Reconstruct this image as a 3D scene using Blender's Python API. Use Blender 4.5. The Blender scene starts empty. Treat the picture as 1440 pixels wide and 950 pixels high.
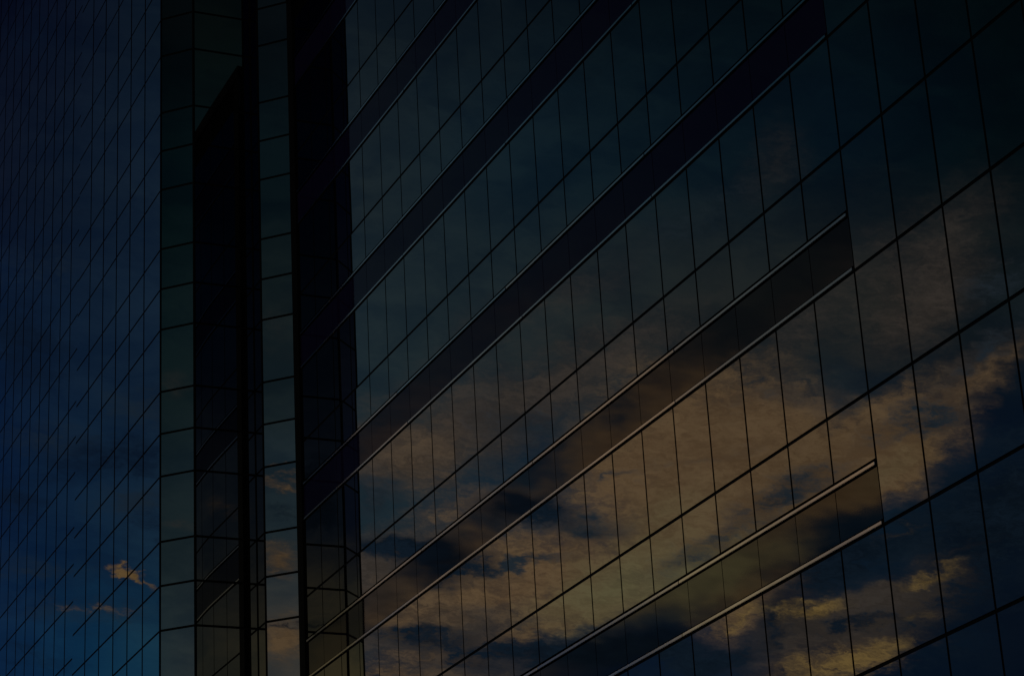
import bpy, bmesh, math, random
from mathutils import Vector, Matrix
random.seed(7)
sc = bpy.context.scene
C = sc.collection

# ------------------------------------------------------------------ camera
GROUND = -1.6                      # heights below are measured from the eye; the ground is 1.6 m lower
cam_d = bpy.data.cameras.new('camera')
cam = bpy.data.objects.new('camera', cam_d); C.objects.link(cam)
fwd = Vector((0.38708361, 0.84265703, 0.37429321)).normalized()
rgt = Vector((0.91617524, -0.39723421, -0.05317814)).normalized()
up = rgt.cross(fwd).normalized()
m = Matrix((rgt, up, -fwd)).transposed().to_4x4()
cam.matrix_world = m
cam_d.sensor_width = 36.0
cam_d.lens = 3361.4 / 1440 * 36.0
cam_d.clip_start = 0.1
cam_d.clip_end = 5000
sc.camera = cam
sc.view_settings.view_transform = 'Standard'
sc.view_settings.look = 'None'
sc.view_settings.exposure = 0.0
sc.view_settings.gamma = 1.0
sc.view_settings.use_curve_mapping = False
sc.cycles.max_bounces = 10
sc.cycles.glossy_bounces = 8

# ------------------------------------------------------------------ dusk sky (azimuth and elevation in degrees)
SKY_ROWS = [
  (13.95, [(0.04703, 0.009204, 0.02619, 0.03057), (0.53293, 0.009214, 0.0362, 0.1132), (0.53759, 0.007431, 0.06571, 0.1619), (0.54347, 0.0167, 0.0847, 0.1623), (0.55661, 0.01408, 0.03835, 0.07426), (0.56722, 0.01289, 0.033, 0.07464), (0.57876, 0.01393, 0.03567, 0.0807), (0.59017, 0.0107, 0.03083, 0.06702), (0.60132, 0.006967, 0.02016, 0.04742), (0.69339, 0.3423, 0.3014, 0.1578), (0.79466, 0.05829, 0.1162, 0.1484), (0.80157, 0.1728, 0.1605, 0.1375), (0.94579, 0.3339, 0.2895, 0.1573), (0.95297, 0.1444, 0.1537, 0.1186)]),
  (17.99, [(0.04711, 0.009193, 0.02616, 0.03054), (0.53261, 0.005975, 0.02248, 0.07848), (0.5374, 0.008125, 0.03476, 0.09193), (0.54345, 0.01523, 0.04703, 0.101), (0.55696, 0.03583, 0.0736, 0.09477), (0.56786, 0.02145, 0.06432, 0.1131), (0.57973, 0.029, 0.06632, 0.1044), (0.59143, 0.01616, 0.04539, 0.08517), (0.60285, 0.008344, 0.02374, 0.05629), (0.69304, 0.02823, 0.04446, 0.09294), (0.79467, 0.03029, 0.06154, 0.07617), (0.80178, 0.05187, 0.0929, 0.1213), (0.94551, 0.03103, 0.05172, 0.08829), (0.95289, 0.04737, 0.06854, 0.09441)]),
  (21.98, [(0.04719, 0.009177, 0.02611, 0.03048), (0.53229, 0.005848, 0.022, 0.07118), (0.5372, 0.01057, 0.03049, 0.07175), (0.54343, 0.01381, 0.03754, 0.08219), (0.55732, 0.03332, 0.06341, 0.0828), (0.56853, 0.03917, 0.0669, 0.08047), (0.58072, 0.04254, 0.05948, 0.06587), (0.59273, 0.03994, 0.05372, 0.05677), (0.60443, 0.01678, 0.03193, 0.04169), (0.69268, 0.01566, 0.0235, 0.04743), (0.79468, 0.01212, 0.03492, 0.04277), (0.80199, 0.03029, 0.05488, 0.06501), (0.94522, 0.01019, 0.02038, 0.04077), (0.95281, 0.004658, 0.01397, 0.03726)]),
  (25.97, [(0.04728, 0.009152, 0.02604, 0.0304), (0.53194, 0.00713, 0.01317, 0.03572), (0.537, 0.009437, 0.02199, 0.04975), (0.5434, 0.01354, 0.0329, 0.06845), (0.5577, 0.02708, 0.04875, 0.06542), (0.56924, 0.01508, 0.04106, 0.06609), (0.58178, 0.01114, 0.03273, 0.05296), (0.59411, 0.00527, 0.02074, 0.03965), (0.6061, 0.002756, 0.01378, 0.01993), (0.6923, 0.003776, 0.007552, 0.03021), (0.79469, 0.003017, 0.01663, 0.02182), (0.80221, 0.0106, 0.02796, 0.04002), (0.94491, 0.0, 0.004999, 0.02), (0.95272, 0.0, 0.004558, 0.01823)]),
  (30.01, [(0.04737, 0.006076, 0.01367, 0.01519), (0.53157, 0.003463, 0.006233, 0.02084), (0.53678, 0.005309, 0.01097, 0.03244), (0.54337, 0.009255, 0.02219, 0.04424), (0.55812, 0.01582, 0.03024, 0.04537), (0.57001, 0.01119, 0.02401, 0.03809), (0.58292, 0.004891, 0.01621, 0.02624), (0.59559, 0.003914, 0.01438, 0.02227), (0.60789, 0.001367, 0.008203, 0.01094), (0.69188, 0.0, 0.00361, 0.01444), (0.7947, 0.002998, 0.007494, 0.01049), (0.80246, 0.007527, 0.01505, 0.02178), (0.94458, 0.0, 0.0, 0.009753), (0.95263, 0.0, 0.0, 0.008874)]),
]
CLOUDS = [
  ('mauve', 23.97, 16.15, 5.96, 2.88, 5, 0.55),
  ('mauve', 31.22, 14.64, 3.51, 1.53, 5, 0.4),
  ('mauve', 23.1, 19.93, 4.21, 1.69, 10, 0.75),
  ('mauve', 27.01, 21.24, 4.39, 1.36, 20, 0.6),
  ('mauve', 35.06, 21.69, 2.63, 1.53, 30, 0.6),
  ('mauve', 31.96, 21.52, 2.81, 1.02, 20, 0.4),
  ('mauve', 21.52, 16.6, 2.63, 1.19, 0, 0.9),
  ('mauve', 21.99, 15.23, 2.98, 1.02, 0, 0.9),
  ('mauve', 22.98, 14.01, 3.86, 0.68, 0, 0.6),
  ('mauve', 21.62, 19.14, 2.11, 1.02, 0, 0.7),
  ('warm', 29.57, 19.35, 4.04, 2.54, 0, 1.1),
  ('warm', 31.05, 18.03, 4.04, 1.86, 20, 0.9),
  ('warm', 26.8, 18.53, 2.63, 1.53, 5, 0.6),
  ('warm', 23.36, 18.04, 2.46, 0.85, 5, 0.5),
  ('warm', 22.16, 19.28, 1.93, 1.02, 10, 0.4),
  ('warm', 24.02, 16.99, 2.81, 0.76, 5, 0.6),
  ('warm', 23.61, 16.0, 3.51, 0.85, 5, 0.7),
  ('warm', 27.54, 16.61, 4.21, 1.69, 10, 0.95),
  ('warm', 33.21, 18.34, 2.46, 1.19, 25, 0.9),
  ('warm', 34.71, 19.02, 2.63, 1.36, 28, 0.8),
  ('warm', 36.82, 20.29, 2.11, 0.75, 28, 0.4),
  ('warm', 33.84, 17.77, 1.58, 0.85, 20, 0.7),
  ('warm', 21.47, 15.42, 1.93, 0.44, 0, 0.4),
  ('warm', 30.08, 15.41, 2.28, 1.02, 20, 0.85),
  ('warm', 32.51, 13.78, 2.63, 0.58, 5, 0.6),
  ('mauve', 32.59, 14.53, 3.51, 1.02, 10, 0.5),
  ('mauve', 34.39, 15.19, 2.46, 1.02, 10, 0.35),
  ('warm', 26.21, 15.35, 2.81, 0.68, 5, 0.7),
  ('glow', 27.13, 15.79, 3.33, 1.36, 12, 0.9),
  ('glow', 29.98, 16.18, 2.63, 1.02, 25, 0.75),
  ('glow', 28.14, 17.42, 3.16, 1.19, 10, 0.4),
  ('glow', 33.88, 18.1, 1.93, 0.68, 25, 0.35),
  ('slate', 24.99, 19.83, 1.93, 0.58, -12, 0.75),
  ('slate', 23.96, 19.2, 1.05, 0.51, 0, 0.35),
  ('slate', 26.22, 17.41, 1.58, 0.47, -5, 0.9),
  ('slate', 24.38, 16.58, 2.11, 0.22, 3, 0.8),
  ('slate', 26.8, 18.53, 1.23, 0.2, 0, 0.4),
  ('slate', 31.09, 17.6, 2.98, 0.64, 27, 0.75),
  ('slate', 28.67, 16.36, 1.58, 0.58, 25, 0.4),
  ('slate', 34.82, 19.21, 2.11, 0.58, 8, 0.85),
  ('slate', 31.44, 20.03, 2.81, 0.51, 10, 0.2),
  ('slate', 21.05, 18.31, 0.88, 0.75, 0, 0.8),
  ('slate', 22.34, 19.28, 1.05, 0.41, 0, 0.3),
  ('slate', 33.03, 19.88, 1.23, 0.58, 20, 0.5),
  ('slate', 36.3, 20.36, 1.93, 0.41, 25, 0.6),
  ('slate', 37.49, 21.22, 1.4, 0.51, 25, 0.5),
  ('dark', 21.36, 17.11, 1.93, 0.41, 0, 0.9),
  ('dark', 22.62, 16.65, 1.67, 0.71, 0, 1.0),
  ('dark', 24.69, 17.91, 1.75, 0.58, -4, 1.0),
  ('dark', 21.98, 15.06, 1.93, 0.37, 0, 0.75),
  ('dark', 23.89, 14.6, 3.33, 0.44, 0, 0.7),
  ('warm', 22.13, 14.47, 2.81, 0.24, 4, 0.5),
  ('warm', 24.61, 14.93, 2.11, 0.2, 4, 0.5),
  ('warm', 21.42, 14.08, 2.11, 0.24, 0, 0.5),
  ('dark', 27.01, 14.32, 3.68, 0.51, 0, 0.95),
  ('dark', 29.07, 13.89, 2.46, 0.44, 10, 0.7),
  ('dark', 36.57, 16.71, 3.33, 2.37, 25, 1.1),
  ('dark', 35.11, 14.12, 4.21, 1.36, 0, 0.55),
  ('deep', 36.3, 14.16, 2.63, 1.86, 0, 0.6),
  ('dark', 32.6, 16.12, 2.46, 0.75, 20, 0.95),
  ('dark', 30.98, 14.87, 0.88, 0.68, 60, 0.8),
  ('dark', 32.41, 14.46, 1.93, 0.2, 5, 0.5),
  ('gold', 31.77, 14.93, 1.05, 0.41, 12, 0.9),
  ('gold', 34.58, 15.59, 1.23, 0.2, 6, 0.75),
  ('mauve', 34.25, 15.46, 2.28, 0.41, 6, 0.6),
  ('mauve', 35.71, 16.06, 1.93, 0.14, 8, 0.5),
  ('gold', 34.14, 14.58, 0.81, 0.17, 5, 0.4),
  ('gold', 31.37, 15.22, 1.05, 0.2, 15, 0.5),
  ('gold', 32.5, 13.73, 2.28, 0.47, 5, 0.7),
  ('gold', 30.04, 15.04, 1.23, 0.31, 20, 0.5),
  ('gold', 33.88, 16.67, 1.05, 0.17, 10, 0.25),
  ('peach', 14.76, 16.76, 0.6, 0.15, -8, 0.9),
  ('peach', 15.11, 16.55, 0.39, 0.15, -45, 0.95),
  ('peach', 13.93, 15.82, 1.93, 0.14, 0, 0.35),
  ('deep', 12.15, 22.09, 1.93, 1.69, 0, 0.8),
  ('deep', 14.49, 19.43, 2.63, 0.85, 0, 0.85),
  ('deep', 15.21, 17.76, 1.4, 0.61, 0, 0.6),
  ('deep', 12.25, 18.42, 1.4, 1.02, 0, 0.6),
  ('deep', 12.14, 29.07, 1.58, 1.19, 0, 0.4),
  ('deep', 12.51, 14.7, 2.28, 0.31, -5, 0.35),
  ('haze', 15.19, 20.61, 1.58, 0.68, 0, 0.7),
  ('haze', 15.03, 18.43, 1.75, 0.51, 0, 0.6),
  ('haze', 12.91, 19.93, 1.93, 0.58, 0, 0.5),
  ('haze', 12.65, 23.77, 2.11, 1.02, 0, 0.4),
  ('haze', 12.63, 16.76, 2.63, 0.44, 0, 0.45),
  ('haze', 13.68, 15.8, 2.81, 0.51, 0, 0.5),
  ('mauve', 25.46, 22.71, 4.56, 1.02, 25, 0.35),
  ('slate', 30.08, 24.59, 3.51, 0.85, 20, 0.3),
  ('mauve', 36.17, 23.25, 2.81, 1.53, 35, 0.45),
  ('mauve', 31.88, 25.61, 1.58, 1.02, 40, 0.3),
  ('mauve', 33.58, 22.88, 2.63, 0.85, 25, 0.35),
  ('slate', 37.09, 22.12, 2.11, 0.68, 30, 0.4),
  ('slate', 35.05, 16.29, 2.11, 0.51, 10, 0.5),
  ('slate', 36.01, 14.53, 2.11, 0.44, 5, 0.4),
  ('slate', 32.4, 15.88, 1.75, 0.34, 10, 0.3),
  ('slate', 29.52, 18.84, 2.81, 0.24, 5, 0.3),
  ('slate', 30.72, 20.1, 2.11, 0.2, 10, 0.25),
  ('mauve', 33.48, 14.78, 3.16, 1.19, 8, 0.4),
  ('warm', 108.65, 18.85, 1.05, 0.2, 0, 0.7),
  ('warm', 108.62, 17.03, 0.88, 0.68, 0, 0.8),
  ('warm', 108.58, 15.02, 1.05, 0.85, 0, 0.8),
  ('dark', 108.64, 18.13, 1.05, 0.44, 0, 0.5),
  ('dark', 108.67, 15.27, 0.88, 0.14, 0, 0.7),
  ('mauve', 106.08, 21.12, 0.7, 0.51, 0, 0.3),
  ('mauve', 106.29, 17.75, 1.05, 0.24, 0, 0.3),
  ('mauve', 108.78, 22.44, 1.05, 0.85, 0, 0.2),
  ('dark', 160.38, 18.52, 1.23, 1.19, 0, 1.1),
  ('warm', 162.86, 18.07, 1.05, 0.34, 0, 0.25),
  ('dark', 160.46, 15.16, 1.23, 0.24, 0, 0.5),
]
TONES = {
  'warm': (0.3532, 0.2281, 0.119),
  'gold': (0.5113, 0.3358, 0.1144),
  'dark': (0.01271, 0.02726, 0.04861),
  'mauve': (0.1335, 0.1099, 0.09282),
  'glow': (0.3532, 0.3107, 0.1544),
  'slate': (0.03824, 0.05736, 0.07745),
  'peach': (0.2867, 0.1771, 0.07385),
  'deep': (0.006353, 0.01685, 0.04324),
  'haze': (0.02169, 0.04069, 0.06696),
}

world = bpy.data.worlds.new('World'); sc.world = world
world.use_nodes = True
nt = world.node_tree; nt.nodes.clear()
def nd(tree, t, **kw):
    n = tree.nodes.new(t)
    for k, v in kw.items(): setattr(n, k, v)
    return n
def put(tree, sock, v):
    if isinstance(v, (int, float)): sock.default_value = v
    elif isinstance(v, tuple): sock.default_value = v
    else: tree.links.new(v, sock)
def mth(op, a, b=None, c=None, clamp=False, tree=None):
    tree = tree or nt
    n = nd(tree, 'ShaderNodeMath', operation=op, use_clamp=clamp)
    put(tree, n.inputs[0], a)
    if b is not None: put(tree, n.inputs[1], b)
    if c is not None: put(tree, n.inputs[2], c)
    return n.outputs[0]
def mixc(f, a, b, tree=None, mode='MIX'):
    tree = tree or nt
    n = nd(tree, 'ShaderNodeMix', data_type='RGBA', blend_type=mode)
    put(tree, n.inputs[0], f)
    put(tree, n.inputs[6], a if not isinstance(a, tuple) or len(a) == 4 else a + (1,))
    put(tree, n.inputs[7], b if not isinstance(b, tuple) or len(b) == 4 else b + (1,))
    return n.outputs[2]
def smooth(x, lo, hi):
    n = nd(nt, 'ShaderNodeMapRange', interpolation_type='SMOOTHSTEP')
    put(nt, n.inputs[0], x); n.inputs[1].default_value = lo; n.inputs[2].default_value = hi
    return n.outputs[0]
tc = nd(nt, 'ShaderNodeTexCoord')
sep = nd(nt, 'ShaderNodeSeparateXYZ'); nt.links.new(tc.outputs['Generated'], sep.inputs[0])
X_, Y_, Z_ = sep.outputs
DEG = 180 / math.pi
U = mth('MULTIPLY', mth('ARCTAN2', mth('MULTIPLY', X_, -1.0), Y_), DEG)
V = mth('MULTIPLY', mth('ARCSINE', Z_), DEG)
def comb(a, b, c=0.0):
    n = nd(nt, 'ShaderNodeCombineXYZ'); put(nt, n.inputs[0], a); put(nt, n.inputs[1], b); put(nt, n.inputs[2], c)
    return n.outputs[0]
def noise(vec, scale, detail, rough=0.55, dist=0.0):
    n = nd(nt, 'ShaderNodeTexNoise', noise_dimensions='3D')
    put(nt, n.inputs['Vector'], vec); n.inputs['Scale'].default_value = scale
    n.inputs['Detail'].default_value = detail; n.inputs['Roughness'].default_value = rough
    n.inputs['Distortion'].default_value = dist
    return n
def vsub(a, s, k):
    n = nd(nt, 'ShaderNodeVectorMath', operation='SUBTRACT'); put(nt, n.inputs[0], a); n.inputs[1].default_value = (s, s, s)
    k_ = nd(nt, 'ShaderNodeVectorMath', operation='SCALE'); nt.links.new(n.outputs[0], k_.inputs[0]); k_.inputs['Scale'].default_value = k
    return k_.outputs[0]
def vadd(a, b):
    n = nd(nt, 'ShaderNodeVectorMath', operation='ADD'); put(nt, n.inputs[0], a); put(nt, n.inputs[1], b)
    return n.outputs[0]
P0 = comb(U, V)
PS = comb(mth('MULTIPLY', U, 0.45), mth('ADD', V, mth('MULTIPLY', U, 0.10)))       # stretched along the horizon: cloud streaks
w1 = vsub(noise(PS, 0.7, 5, 0.6).outputs['Color'], 0.5, 1.3)
w2 = vsub(noise(PS, 3.1, 6, 0.6).outputs['Color'], 0.5, 0.9)
PW = vadd(vadd(P0, w1), w2)
fb = noise(vadd(PS, w2), 1.5, 10, 0.62, 0.4).outputs['Fac']
fine = noise(vadd(PS, w2), 5.0, 8, 0.6, 0.3).outputs['Fac']
fbc = mth('SUBTRACT', fb, 0.5)
fic = mth('SUBTRACT', fine, 0.5)
def blob(u, v, ru, rv, rot):
    mp = nd(nt, 'ShaderNodeMapping', vector_type='TEXTURE')
    nt.links.new(PW, mp.inputs['Vector'])
    mp.inputs['Location'].default_value = (u, v, 0); mp.inputs['Rotation'].default_value = (0, 0, math.radians(rot))
    mp.inputs['Scale'].default_value = (ru, rv, 1e3)
    g = nd(nt, 'ShaderNodeTexGradient', gradient_type='SPHERICAL'); nt.links.new(mp.outputs[0], g.inputs[0])
    return g.outputs['Fac']
acc = {}
for kind, u, v, ru, rv, rot, wt in CLOUDS:
    b = mth('MULTIPLY', blob(u, v, ru, rv, rot), wt)
    acc[kind] = b if kind not in acc else mth('ADD', acc[kind], b)
def cover(kind, an, af, lo, hi):
    near = mth('MULTIPLY', acc[kind], 2.5, clamp=True)           # the break-up only works where there is cloud at all
    d = mth('MULTIPLY_ADD', fic, af, mth('MULTIPLY', fbc, an))
    return smooth(mth('MULTIPLY_ADD', d, near, acc[kind]), lo, hi)
rows = []
for v, stops in SKY_ROWS:
    r = nd(nt, 'ShaderNodeValToRGB'); cr = r.color_ramp
    cr.elements[0].position = stops[0][0]; cr.elements[0].color = stops[0][1:] + (1,)
    cr.elements[1].position = stops[-1][0]; cr.elements[1].color = stops[-1][1:] + (1,)
    for s_ in stops[1:-1]:
        e = cr.elements.new(s_[0]); e.color = s_[1:] + (1,)
    put(nt, r.inputs[0], mth('MULTIPLY_ADD', U, 1 / 360, 0.5))
    rows.append((v, r.outputs[0]))
VW = mth('MULTIPLY_ADD', fbc, 2.0, V)
col = rows[0][1]
for (v0, c0), (v1, c1) in zip(rows, rows[1:]):
    col = mixc(smooth(VW, v0, v1), col, c1)
# soft brightness variation of thin high cloud
veil = noise(vadd(PS, w1), 0.75, 6, 0.5, 0.6).outputs['Fac']
col = mixc(1.0, col, mixc(smooth(mth('MULTIPLY_ADD', fic, 0.15, veil), 0.3, 0.7), (0.74, 0.80, 0.88), (1.30, 1.20, 1.10)), mode='MULTIPLY')
tone = TONES
tiny = noise(vadd(PS, w2), 13.0, 6, 0.6, 0.2).outputs['Fac']
lump = smooth(mth('MULTIPLY_ADD', mth('SUBTRACT', tiny, 0.5), 0.45, mth('MULTIPLY_ADD', fic, 1.0, fb)), 0.26, 0.74)
def shade(c, k): return tuple(x * y for x, y in zip(c, k if isinstance(k, tuple) else (k, k, k)))
col = mixc(cover('mauve', 0.7, 0.4, 0.0, 0.85), col, mixc(lump, shade(tone['mauve'], 0.7), tone['mauve']))
warm = mixc(lump, shade(tone['warm'], (0.72, 0.69, 0.68)), tone['warm'])
col = mixc(cover('warm', 1.0, 0.6, 0.0, 0.86), col, warm)
col = mixc(cover('glow', 0.6, 0.3, 0.0, 1.0), col, mixc(lump, shade(tone['glow'], 0.78), tone['glow']))
col = mixc(cover('slate', 1.7, 1.0, 0.0, 0.90), col, mixc(lump, shade(tone['slate'], 0.8), shade(tone['slate'], 1.2)))
col = mixc(cover('dark', 1.8, 1.0, 0.05, 0.78), col, mixc(lump, shade(tone['dark'], 0.75), shade(tone['dark'], 1.3)))
col = mixc(cover('deep', 1.2, 0.6, 0.0, 0.95), col, tone['deep'])
col = mixc(cover('haze', 1.2, 0.8, 0.0, 1.0), col, tone['haze'])
col = mixc(cover('gold', 1.4, 1.2, 0.0, 0.95), col, mixc(lump, shade(tone['gold'], 0.6), tone['gold']))
col = mixc(cover('peach', 1.4, 1.6, 0.05, 0.95), col, mixc(lump, shade(tone['peach'], 0.7), tone['peach']))
# below the horizon the sky fades to a dim haze
col = mixc(smooth(V, -2.0, 2.0), (0.01, 0.012, 0.016), col)
bg = nd(nt, 'ShaderNodeBackground'); nt.links.new(col, bg.inputs[0]); bg.inputs[1].default_value = 1.0
wo = nd(nt, 'ShaderNodeOutputWorld'); nt.links.new(bg.outputs[0], wo.inputs[0])

# last light of the set sun, very weak and warm, from low over the street behind the camera
sl = bpy.data.lights.new('sun', 'SUN'); sl.energy = 0.06; sl.angle = math.radians(4); sl.color = (1.0, 0.72, 0.45)
sun = bpy.data.objects.new('sun', sl); C.objects.link(sun)
sd = Vector((-0.75, -0.65, 0.08)).normalized()          # direction towards the sun
sun.rotation_euler = sd.to_track_quat('Z', 'Y').to_euler()

# ------------------------------------------------------------------ materials
def mat(name, base, rough, metal=0.0, ior=1.5, spec=0.5):
    m_ = bpy.data.materials.new(name); m_.use_nodes = True
    t = m_.node_tree; b = t.nodes['Principled BSDF']
    b.inputs['Base Color'].default_value = tuple(base) + (1,)
    b.inputs['Roughness'].default_value = rough; b.inputs['Metallic'].default_value = metal
    b.inputs['IOR'].default_value = ior; b.inputs['Specular IOR Level'].default_value = spec
    return m_, t, b
def wobble(t, b, scale, amp, fine_scale=None, fine_amp=0.0):
    """coated float glass is never quite flat: the normal leans by fractions of a degree"""
    g = nd(t, 'ShaderNodeNewGeometry')
    tcn = nd(t, 'ShaderNodeTexCoord')
    vec = g.outputs['Position']
    def lean(sc_, am):
        n = nd(t, 'ShaderNodeTexNoise'); t.links.new(vec, n.inputs['Vector'])
        n.inputs['Scale'].default_value = sc_; n.inputs['Detail'].default_value = 1.0
        s_ = nd(t, 'ShaderNodeVectorMath', operation='SUBTRACT'); t.links.new(n.outputs['Color'], s_.inputs[0]); s_.inputs[1].default_value = (.5, .5, .5)
        k = nd(t, 'ShaderNodeVectorMath', operation='SCALE'); t.links.new(s_.outputs[0], k.inputs[0]); k.inputs['Scale'].default_value = am
        return k.outputs[0]
    a = nd(t, 'ShaderNodeVectorMath', operation='ADD'); t.links.new(g.outputs['Normal'], a.inputs[0]); t.links.new(lean(scale, amp), a.inputs[1])
    o = a.outputs[0]
    if fine_scale:
        a2 = nd(t, 'ShaderNodeVectorMath', operation='ADD'); t.links.new(o, a2.inputs[0]); t.links.new(lean(fine_scale, fine_amp), a2.inputs[1]); o = a2.outputs[0]
    nz = nd(t, 'ShaderNodeVectorMath', operation='NORMALIZE'); t.links.new(o, nz.inputs[0])
    t.links.new(nz.outputs[0], b.inputs['Normal'])
def grime(t, b, c0, c1, scale):
    n = nd(t, 'ShaderNodeTexNoise'); n.inputs['Scale'].default_value = scale; n.inputs['Detail'].default_value = 6
    tcn = nd(t, 'ShaderNodeTexCoord'); t.links.new(tcn.outputs['Object'], n.inputs['Vector'])
    t.links.new(mixc(n.outputs['Fac'], c0, c1, tree=t), b.inputs['Base Color'])
GLASS, t, b = mat('coated_glass', (0.003, 0.004, 0.005), 0.0, 0, 2.6)
wobble(t, b, 0.9, 0.0016, 3.0, 0.0003)
oi = nd(t, 'ShaderNodeObjectInfo'); mr = nd(t, 'ShaderNodeMapRange'); t.links.new(oi.outputs['Random'], mr.inputs[0])
mr.inputs[3].default_value = 0.44; mr.inputs[4].default_value = 0.54; t.links.new(mr.outputs[0], b.inputs['Specular IOR Level'])
# spandrel glass: one kind, with the upper bands' dimmer reflection put into its colour
BANDS = []
for nm, ior, tint, base in (('spandrel_glass_lit', 1.56, (1.0, 0.94, 0.84), (0.004, 0.004, 0.003)), ('spandrel_glass_half_lit', 1.40, (1.0, 0.86, 0.86), (0.008, 0.006, 0.012)), ('spandrel_glass_dimmed', 1.17, (0.74, 0.62, 1.0), (0.016, 0.012, 0.055))):
    BM_, t, b = mat(nm, base, 0.012, 0, ior)
    b.inputs['Specular Tint'].default_value = tint + (1,)
    wobble(t, b, 1.2, 0.002, 90.0, 0.006)
    BANDS.append(BM_)
FRAME, t, b = mat('dark_frame', (0.004, 0.004, 0.005), 0.55, spec=0.05)
grime(t, b, (0.003, 0.003, 0.004), (0.007, 0.007, 0.008), 3.0)
RAIL, t, b = mat('brushed_aluminium', (0.75, 0.74, 0.73), 0.12, 1.0)
grime(t, b, (0.55, 0.51, 0.48), (0.88, 0.84, 0.80), 2.3)
BODY, t, b = mat('dark_backing_wall', (0.004, 0.004, 0.005), 0.8, spec=0.02)
ROOFM, t, b = mat('roof_felt', (0.05, 0.05, 0.05), 0.9)
grime(t, b, (0.035, 0.035, 0.036), (0.07, 0.07, 0.068), 0.8)
PAVE, t, b = mat('stone_paving', (0.12, 0.12, 0.12), 0.75)
br = nd(t, 'ShaderNodeTexBrick'); br.inputs['Scale'].default_value = 1.0
br.inputs['Color1'].default_value = (0.13, 0.125, 0.12, 1); br.inputs['Color2'].default_value = (0.10, 0.10, 0.10, 1); br.inputs['Mortar'].default_value = (0.04, 0.04, 0.04, 1)
br.inputs['Mortar Size'].default_value = 0.01
tcn = nd(t, 'ShaderNodeTexCoord'); t.links.new(tcn.outputs['Object'], br.inputs['Vector']); t.links.new(br.outputs['Color'], b.inputs['Base Color'])

# ------------------------------------------------------------------ mesh helpers
def obj(name, bm, material, parent=None, label=None, kind=None):
    me = bpy.data.meshes.new(name); bmesh.ops.recalc_face_normals(bm, faces=bm.faces); bm.to_mesh(me); bm.free()
    me.materials.append(material)
    o = bpy.data.objects.new(name, me); C.objects.link(o)
    if parent: o.parent = parent
    if label: o['label'] = label
    if kind: o['kind'] = kind
    return o
def add_hexa(bm, c8):
    vs = [bm.verts.new(c) for c in c8]
    for f in ((0, 1, 2, 3), (7, 6, 5, 4), (0, 4, 5, 1), (1, 5, 6, 2), (2, 6, 7, 3), (3, 7, 4, 0)):
        bm.faces.new([vs[i] for i in f])
def add_prism(bm, pts, z0, z1):
    lo = [bm.verts.new((x, y, z0)) for x, y in pts]; hi = [bm.verts.new((x, y, z1)) for x, y in pts]
    bm.faces.new(lo); bm.faces.new(hi)
    n = len(pts)
    for i in range(n): bm.faces.new((lo[i], lo[(i + 1) % n], hi[(i + 1) % n], hi[i]))
class Wall:
    """a vertical facade plane: o = plan point, d = plan direction, n = outward normal"""
    def __init__(s, o, d):
        s.o = Vector((o[0], o[1], 0)); s.d = Vector((d[0], d[1], 0)).normalized(); s.n = Vector((-s.d.y, s.d.x, 0))
    def at(s, a, z, out=0.0):
        p_ = s.o + s.d * a + s.n * out; return Vector((p_.x, p_.y, z))
    def box(s, bm, a0, a1, z0, z1, out, thick, tilt=(0, 0)):
        c = []
        ac, zc = (a0 + a1) / 2, (z0 + z1) / 2
        for dep in (0, -thick):
            for a, z in ((a0, z0), (a1, z0), (a1, z1), (a0, z1)):
                c.append(s.at(a, z, out + dep + (a - ac) * tilt[0] + (z - zc) * tilt[1]))
        add_hexa(bm, c)
def px(P):
    z = P.dot(fwd); return 512 + 2390.3 * P.dot(rgt) / z, 337.5 - 2390.3 * P.dot(up) / z
def screen_area(pts):
    if any(P.dot(fwd) < 1 for P in pts): return 0.0
    q = [px(P) for P in pts]
    cx = sum(a for a, _ in q) / 4; cy = sum(b_ for _, b_ in q) / 4
    inside = sum(1 for a, b_ in q + [(cx, cy)] if -5 < a < 1029 and -5 < b_ < 680)
    if not inside: return 0.0
    A = 0
    for i in range(4):
        (x0, y0), (x1, y1) = q[i], q[(i + 1) % 4]; A += x0 * y1 - x1 * y0
    return abs(A) / 2 * inside / 5
BENT = None; NARROW = ()
def bent_pane(bm, w, a0, a1, z0, z1):
    """a wide pane whose glass is pulled out of flat towards the building corner (at its far end a1)"""
    N_ = 24; amp = random.uniform(0.8, 1.2) * BEND * (0.25 if z0 > 23 else 1.0)
    cols_ = []
    for i in range(N_ + 1):
        a = a0 + (a1 - a0) * i / N_; s_ = max(0.0, (a - (a1 - 0.42)) / 0.42)
        cols_.append((a, amp * s_ ** 3))
    fr = [(bm.verts.new(w.at(a, z0, o_)), bm.verts.new(w.at(a, z1, o_))) for a, o_ in cols_]
    bk = [(bm.verts.new(w.at(a, z0, -0.02)), bm.verts.new(w.at(a, z1, -0.02))) for a, o_ in cols_]
    sk = [(bm.verts.new(w.at(a, z0, o_)), bm.verts.new(w.at(a, z1, o_))) for a, o_ in cols_]     # the face has its own edge, so it shades clean
    for i in range(N_):
        f = bm.faces.new((sk[i][0], sk[i + 1][0], sk[i + 1][1], sk[i][1])); f.smooth = True
        bm.faces.new((bk[i][1], bk[i + 1][1], bk[i + 1][0], bk[i][0]))
        bm.faces.new((fr[i][1], fr[i + 1][1], bk[i + 1][1], bk[i][1])); bm.faces.new((bk[i][0], bk[i + 1][0], fr[i + 1][0], fr[i][0]))
    bm.faces.new((bk[0][0], fr[0][0], fr[0][1], bk[0][1])); bm.faces.new((fr[N_][0], bk[N_][0], bk[N_][1], fr[N_][1]))
BEND = -0.0010
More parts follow.
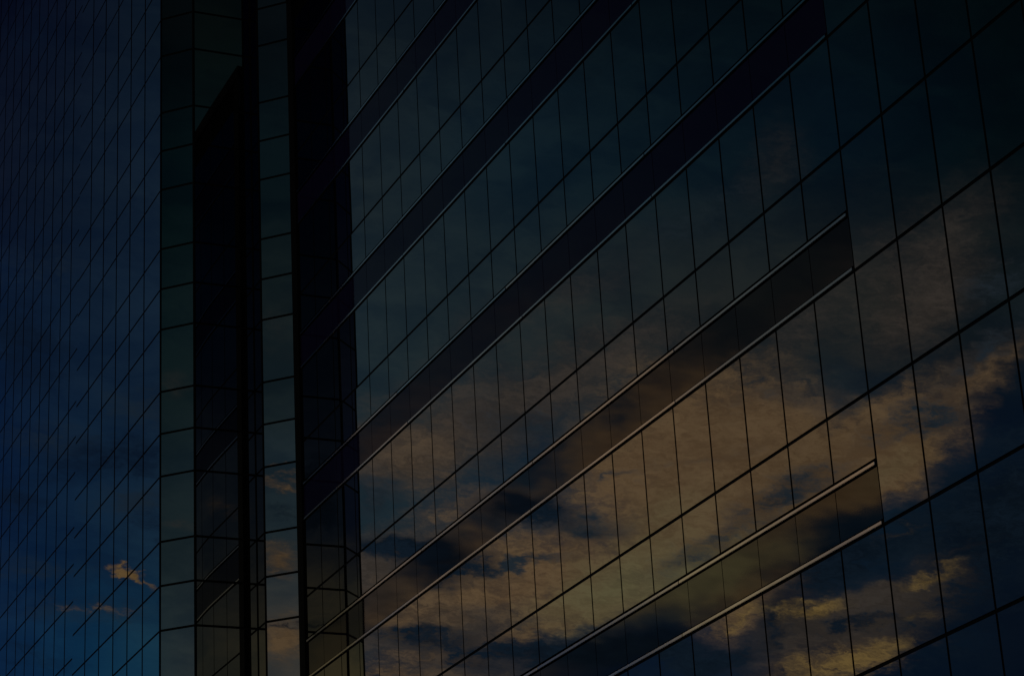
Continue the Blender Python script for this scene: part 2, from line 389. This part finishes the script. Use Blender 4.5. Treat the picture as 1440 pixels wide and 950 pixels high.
def build_windows(root, panes):
    """panes: (wall, a0, a1, z0, z1). The hundred that show largest are parts of their own, the rest one part."""
    ranked = sorted(panes, key=lambda p_: -screen_area([p_[0].at(p_[1], p_[3]), p_[0].at(p_[2], p_[3]), p_[0].at(p_[2], p_[4]), p_[0].at(p_[1], p_[4])]))
    rest = bmesh.new()
    for i, (w, a0, a1, z0, z1) in enumerate(ranked):
        tl = (random.gauss(0, 0.0006), random.gauss(0, 0.0005))
        g = 0.020; gz = 0.026
        bm = bmesh.new() if i < 100 else rest
        if w in NARROW: g = 0.045          # deep joints on the two receding faces
        if w is BENT: bent_pane(bm, w, a0 + g, a1 - g, z0 + gz, z1 - gz)
        else: w.box(bm, a0 + g, a1 - g, z0 + gz, z1 - gz, 0.0, 0.02, tl)
        if i < 100: obj('window', bm, GLASS, root)
    obj('window_grid', rest, GLASS, root, kind='stuff')

def empty(name, loc, label, cat):
    o = bpy.data.objects.new(name, None); C.objects.link(o); o.location = loc; o['label'] = label; o['category'] = cat
    return o
def child_fix(root):
    inv = Matrix.Translation(-root.location)
    for c in root.children: c.matrix_parent_inverse = inv

# ------------------------------------------------------------------ ground
bm = bmesh.new(); S = 2500
vs = [bm.verts.new((x, y, GROUND)) for x, y in ((-S, -S), (S, -S), (S, S), (-S, S))]; bm.faces.new(vs)
g = obj('ground', bm, PAVE); g['kind'] = 'structure'

# ------------------------------------------------------------------ office block: the long facade with metal-edged bands
DX = 16.212; HS = 3.4919; HB = 5.3666
W = 1.05347; S0 = 42.308; FT = 0.8703; FM = 1.7063
END = 46.523; POST = 46.892; NEAR = S0 - 60 * W
ROOF = 29.08
block = empty('office_block', (DX, 15.0, GROUND), 'long mirror glass facade with dark spandrel bands edged by bright metal rails', 'office building')
wr = Wall((DX, 0), (0, 1))            # a runs along +Y, outward normal is -X
cols = [S0 + k * W for k in range(-60, 4)] + [END]
BAND_END = S0 - 17 * W
panes = []
storeys = list(range(-1, 7))
for n in storeys:
    zb = HB + HS * n
    for a0, a1 in zip(cols, cols[1:]):
        z_mid = zb - FM; z_low = max(zb - FM, GROUND + 0.3)
        if zb > GROUND + 1: panes.append((wr, a0, a1, z_low, zb, ))
        nxt = min(zb + HS - FM, ROOF - 0.35)
        if a1 < BAND_END + 0.1: panes.append((wr, a0, a1, zb, nxt))
        else: panes.append((wr, a0, a1, zb + FT, nxt))
build_windows(block, [p_ for p_ in panes if p_[4] - p_[3] > 0.2])
for n in storeys:
    zb = HB + HS * n
    bm = bmesh.new()
    for a0, a1 in zip(cols, cols[1:]):
        if a1 < BAND_END + 0.1: continue
        wr.box(bm, a0 + 0.008, a1 - 0.008, zb + 0.085, zb + FT - 0.095, -0.004, 0.02, (random.gauss(0, 0.0005), random.gauss(0, 0.0005)))
    band = obj('spandrel_band', bm, BANDS[0 if n <= 1 else 1 if n == 2 else 2], block)
    for z0, z1 in ((zb + 0.014, zb + 0.058), (zb + FT - 0.066, zb + FT - 0.022)):
        bm = bmesh.new()
        k = 0
        a = BAND_END + 0.02
        while a < END - 0.01:
            e = min(a + 5 * W + random.uniform(-.3, .3), END)
            if END - e < 1.0: e = END
            wr.box(bm, a, e - 0.02, z0, z1, 0.022, 0.04, (random.gauss(0, 0.0004), random.gauss(0, 0.01)))
            a = e
        bmesh.ops.bevel(bm, geom=[ed for ed in bm.edges], offset=0.005, segments=2, affect='EDGES')
        obj('rail', bm, RAIL, band)
# structure behind the glass
bm = bmesh.new(); add_prism(bm, [(DX + 0.03, NEAR), (DX + 0.03, POST - 0.03), (DX + 26, POST - 0.03), (DX + 26, NEAR)], GROUND, ROOF - 0.3)
obj('wall', bm, BODY, block)
bm = bmesh.new(); wr.box(bm, END + 0.012, POST, GROUND, ROOF - 0.06, 0.04, 0.08)
obj('corner_post', bm, FRAME, block)
bm = bmesh.new(); add_prism(bm, [(DX - 0.05, NEAR), (DX - 0.05, POST + 0.005), (DX + 26, POST + 0.005), (DX + 26, NEAR)], ROOF - 0.32, ROOF)
obj('parapet', bm, FRAME, block)
bm = bmesh.new(); add_prism(bm, [(DX + 0.4, NEAR + .4), (DX + 0.4, POST - 0.4), (DX + 25.6, POST - 0.4), (DX + 25.6, NEAR + .4)], ROOF + 0.001, ROOF + 0.05)
obj('roof', bm, ROOFM, block)
bm = bmesh.new()
for n in storeys:                     # transoms between the glass rows
    zb = HB + HS * n
    for z in (zb, zb - FM):
        if z > GROUND: wr.box(bm, NEAR, END, z - 0.032, z + 0.032, -0.010, 0.016)
obj('transom', bm, FRAME, block)
bm = bmesh.new()
for a in cols[:-1]: wr.box(bm, a - 0.03, a + 0.03, GROUND, ROOF - 0.34, -0.012, 0.014)
obj('mullion', bm, FRAME, block)
bm = bmesh.new(); wr.box(bm, POST + 0.004, POST + 0.03, 27.9, 28.75, 0.03, 0.03)
obj('trim_strip', bm, RAIL, block)

# ------------------------------------------------------------------ glass tower: stepped facades joined by chamfered corners
K = 1.0156
tower = empty('glass_tower', (14.0, 55.0, GROUND), 'tall blue mirror glass tower with chamfered corners beside the banded office facade', 'office building')
def kk(*p_): return tuple(c * K for c in p_)
C0 = kk(14.146, 56.6); C0b = kk(13.63, 56.6); C1 = kk(13.63, 48.66); C2 = kk(14.24, 48.05); CN = kk(15.638, 48.05); C3 = kk(15.638, 47.49)
CP = (C3[0] + (C3[1] - 46.912), 46.912)
TOP = 46.0
zs = []
n = -2
while True:
    for f in (-0.015, 0.43 - 0.015, 0.715 - 0.015):
        z = K * (5.379 + 3.5 * (n + f))
        if z > GROUND + 0.5: zs.append(z)
    n += 1
    if zs and zs[-1] > TOP: break
zs = [GROUND + 0.3] + [z for z in zs if z < TOP - 0.4] + [TOP - 0.3]
def wall_between(a, b_):
    d = Vector((b_[0] - a[0], b_[1] - a[1], 0)); return Wall(a, d), d.length
# walking with the street side on the left hand: outward normal = (-dy, dx)
faces = []
wL1, lL1 = wall_between(C0, (C0[0], 104.0)); faces.append((wL1, [0.0] + [0.62 + 1.19 * i for i in range(36)] + [lL1]))
wL2, lL2 = wall_between(C1, C0b); faces.append((wL2, [0, 1.45, 2.77, 4.05, 5.37, 6.73, lL2]))
wM, lM = wall_between(C2, C1); faces.append((wM, [0, lM]))
wN, lN = wall_between(CN, C2); faces.append((wN, [0, lN]))
wS, lS = wall_between(C3, CN); faces.append((wS, [0, lS]))
wP, lP = wall_between(CP, C3); faces.append((wP, [0, lP - 0.98, lP]))
panes = []
for w, cs in faces:
    for a0, a1 in zip(cs, cs[1:]):
        for z0, z1 in zip(zs, zs[1:]): panes.append((w, a0, a1, z0, z1))
BENT = wN; NARROW = (wL1, wL2)
build_windows(tower, panes)
names = ['facade_frame'] * 6
for w, cs in faces:
    bm = bmesh.new()
    for z in zs: w.box(bm, cs[0], cs[-1], z - 0.032, z + 0.032, -0.012, 0.014)
    for a in [cs[0] + 0.028] + cs[1:-1] + [cs[-1] - 0.028]: w.box(bm, a - 0.028, a + 0.028, GROUND, TOP - 0.3, -0.014, 0.012)
    obj('facade_frame', bm, FRAME, tower)
for (x, y), r in ((C1, 0.022), (C2, 0.03), (CN, 0.02), (C3, 0.022)):
    bm = bmesh.new(); add_prism(bm, [(x + r * math.cos(t_), y + r * math.sin(t_)) for t_ in [math.pi / 8 + i * math.pi / 4 for i in range(8)]], GROUND, TOP - 0.3)
    obj('corner_post', bm, FRAME, tower)
plan = [(C0[0], 104.0), C0, C0b, C1, C2, CN, C3, CP, (CP[0] + 26, CP[1]), (CP[0] + 26, 104.0)]
bm = bmesh.new(); add_prism(bm, [(x + 0.035, y + 0.035) for x, y in plan], GROUND, TOP - 0.31)
obj('wall', bm, BODY, tower)
bm = bmesh.new(); add_prism(bm, [(x - 0.02, y + (0.0 if i in (7, 8) else -0.01)) for i, (x, y) in enumerate(plan)], TOP - 0.3, TOP + 0.4)
obj('parapet', bm, FRAME, tower)
bpy.context.view_layer.update()
for r in (block, tower):
    for c in r.children: c.matrix_parent_inverse = Matrix.Translation(-r.location)
# everything was measured from the eye: lift it so that the ground lies at height zero
for o in C.objects:
    if o.parent is None: o.location.z += 1.6
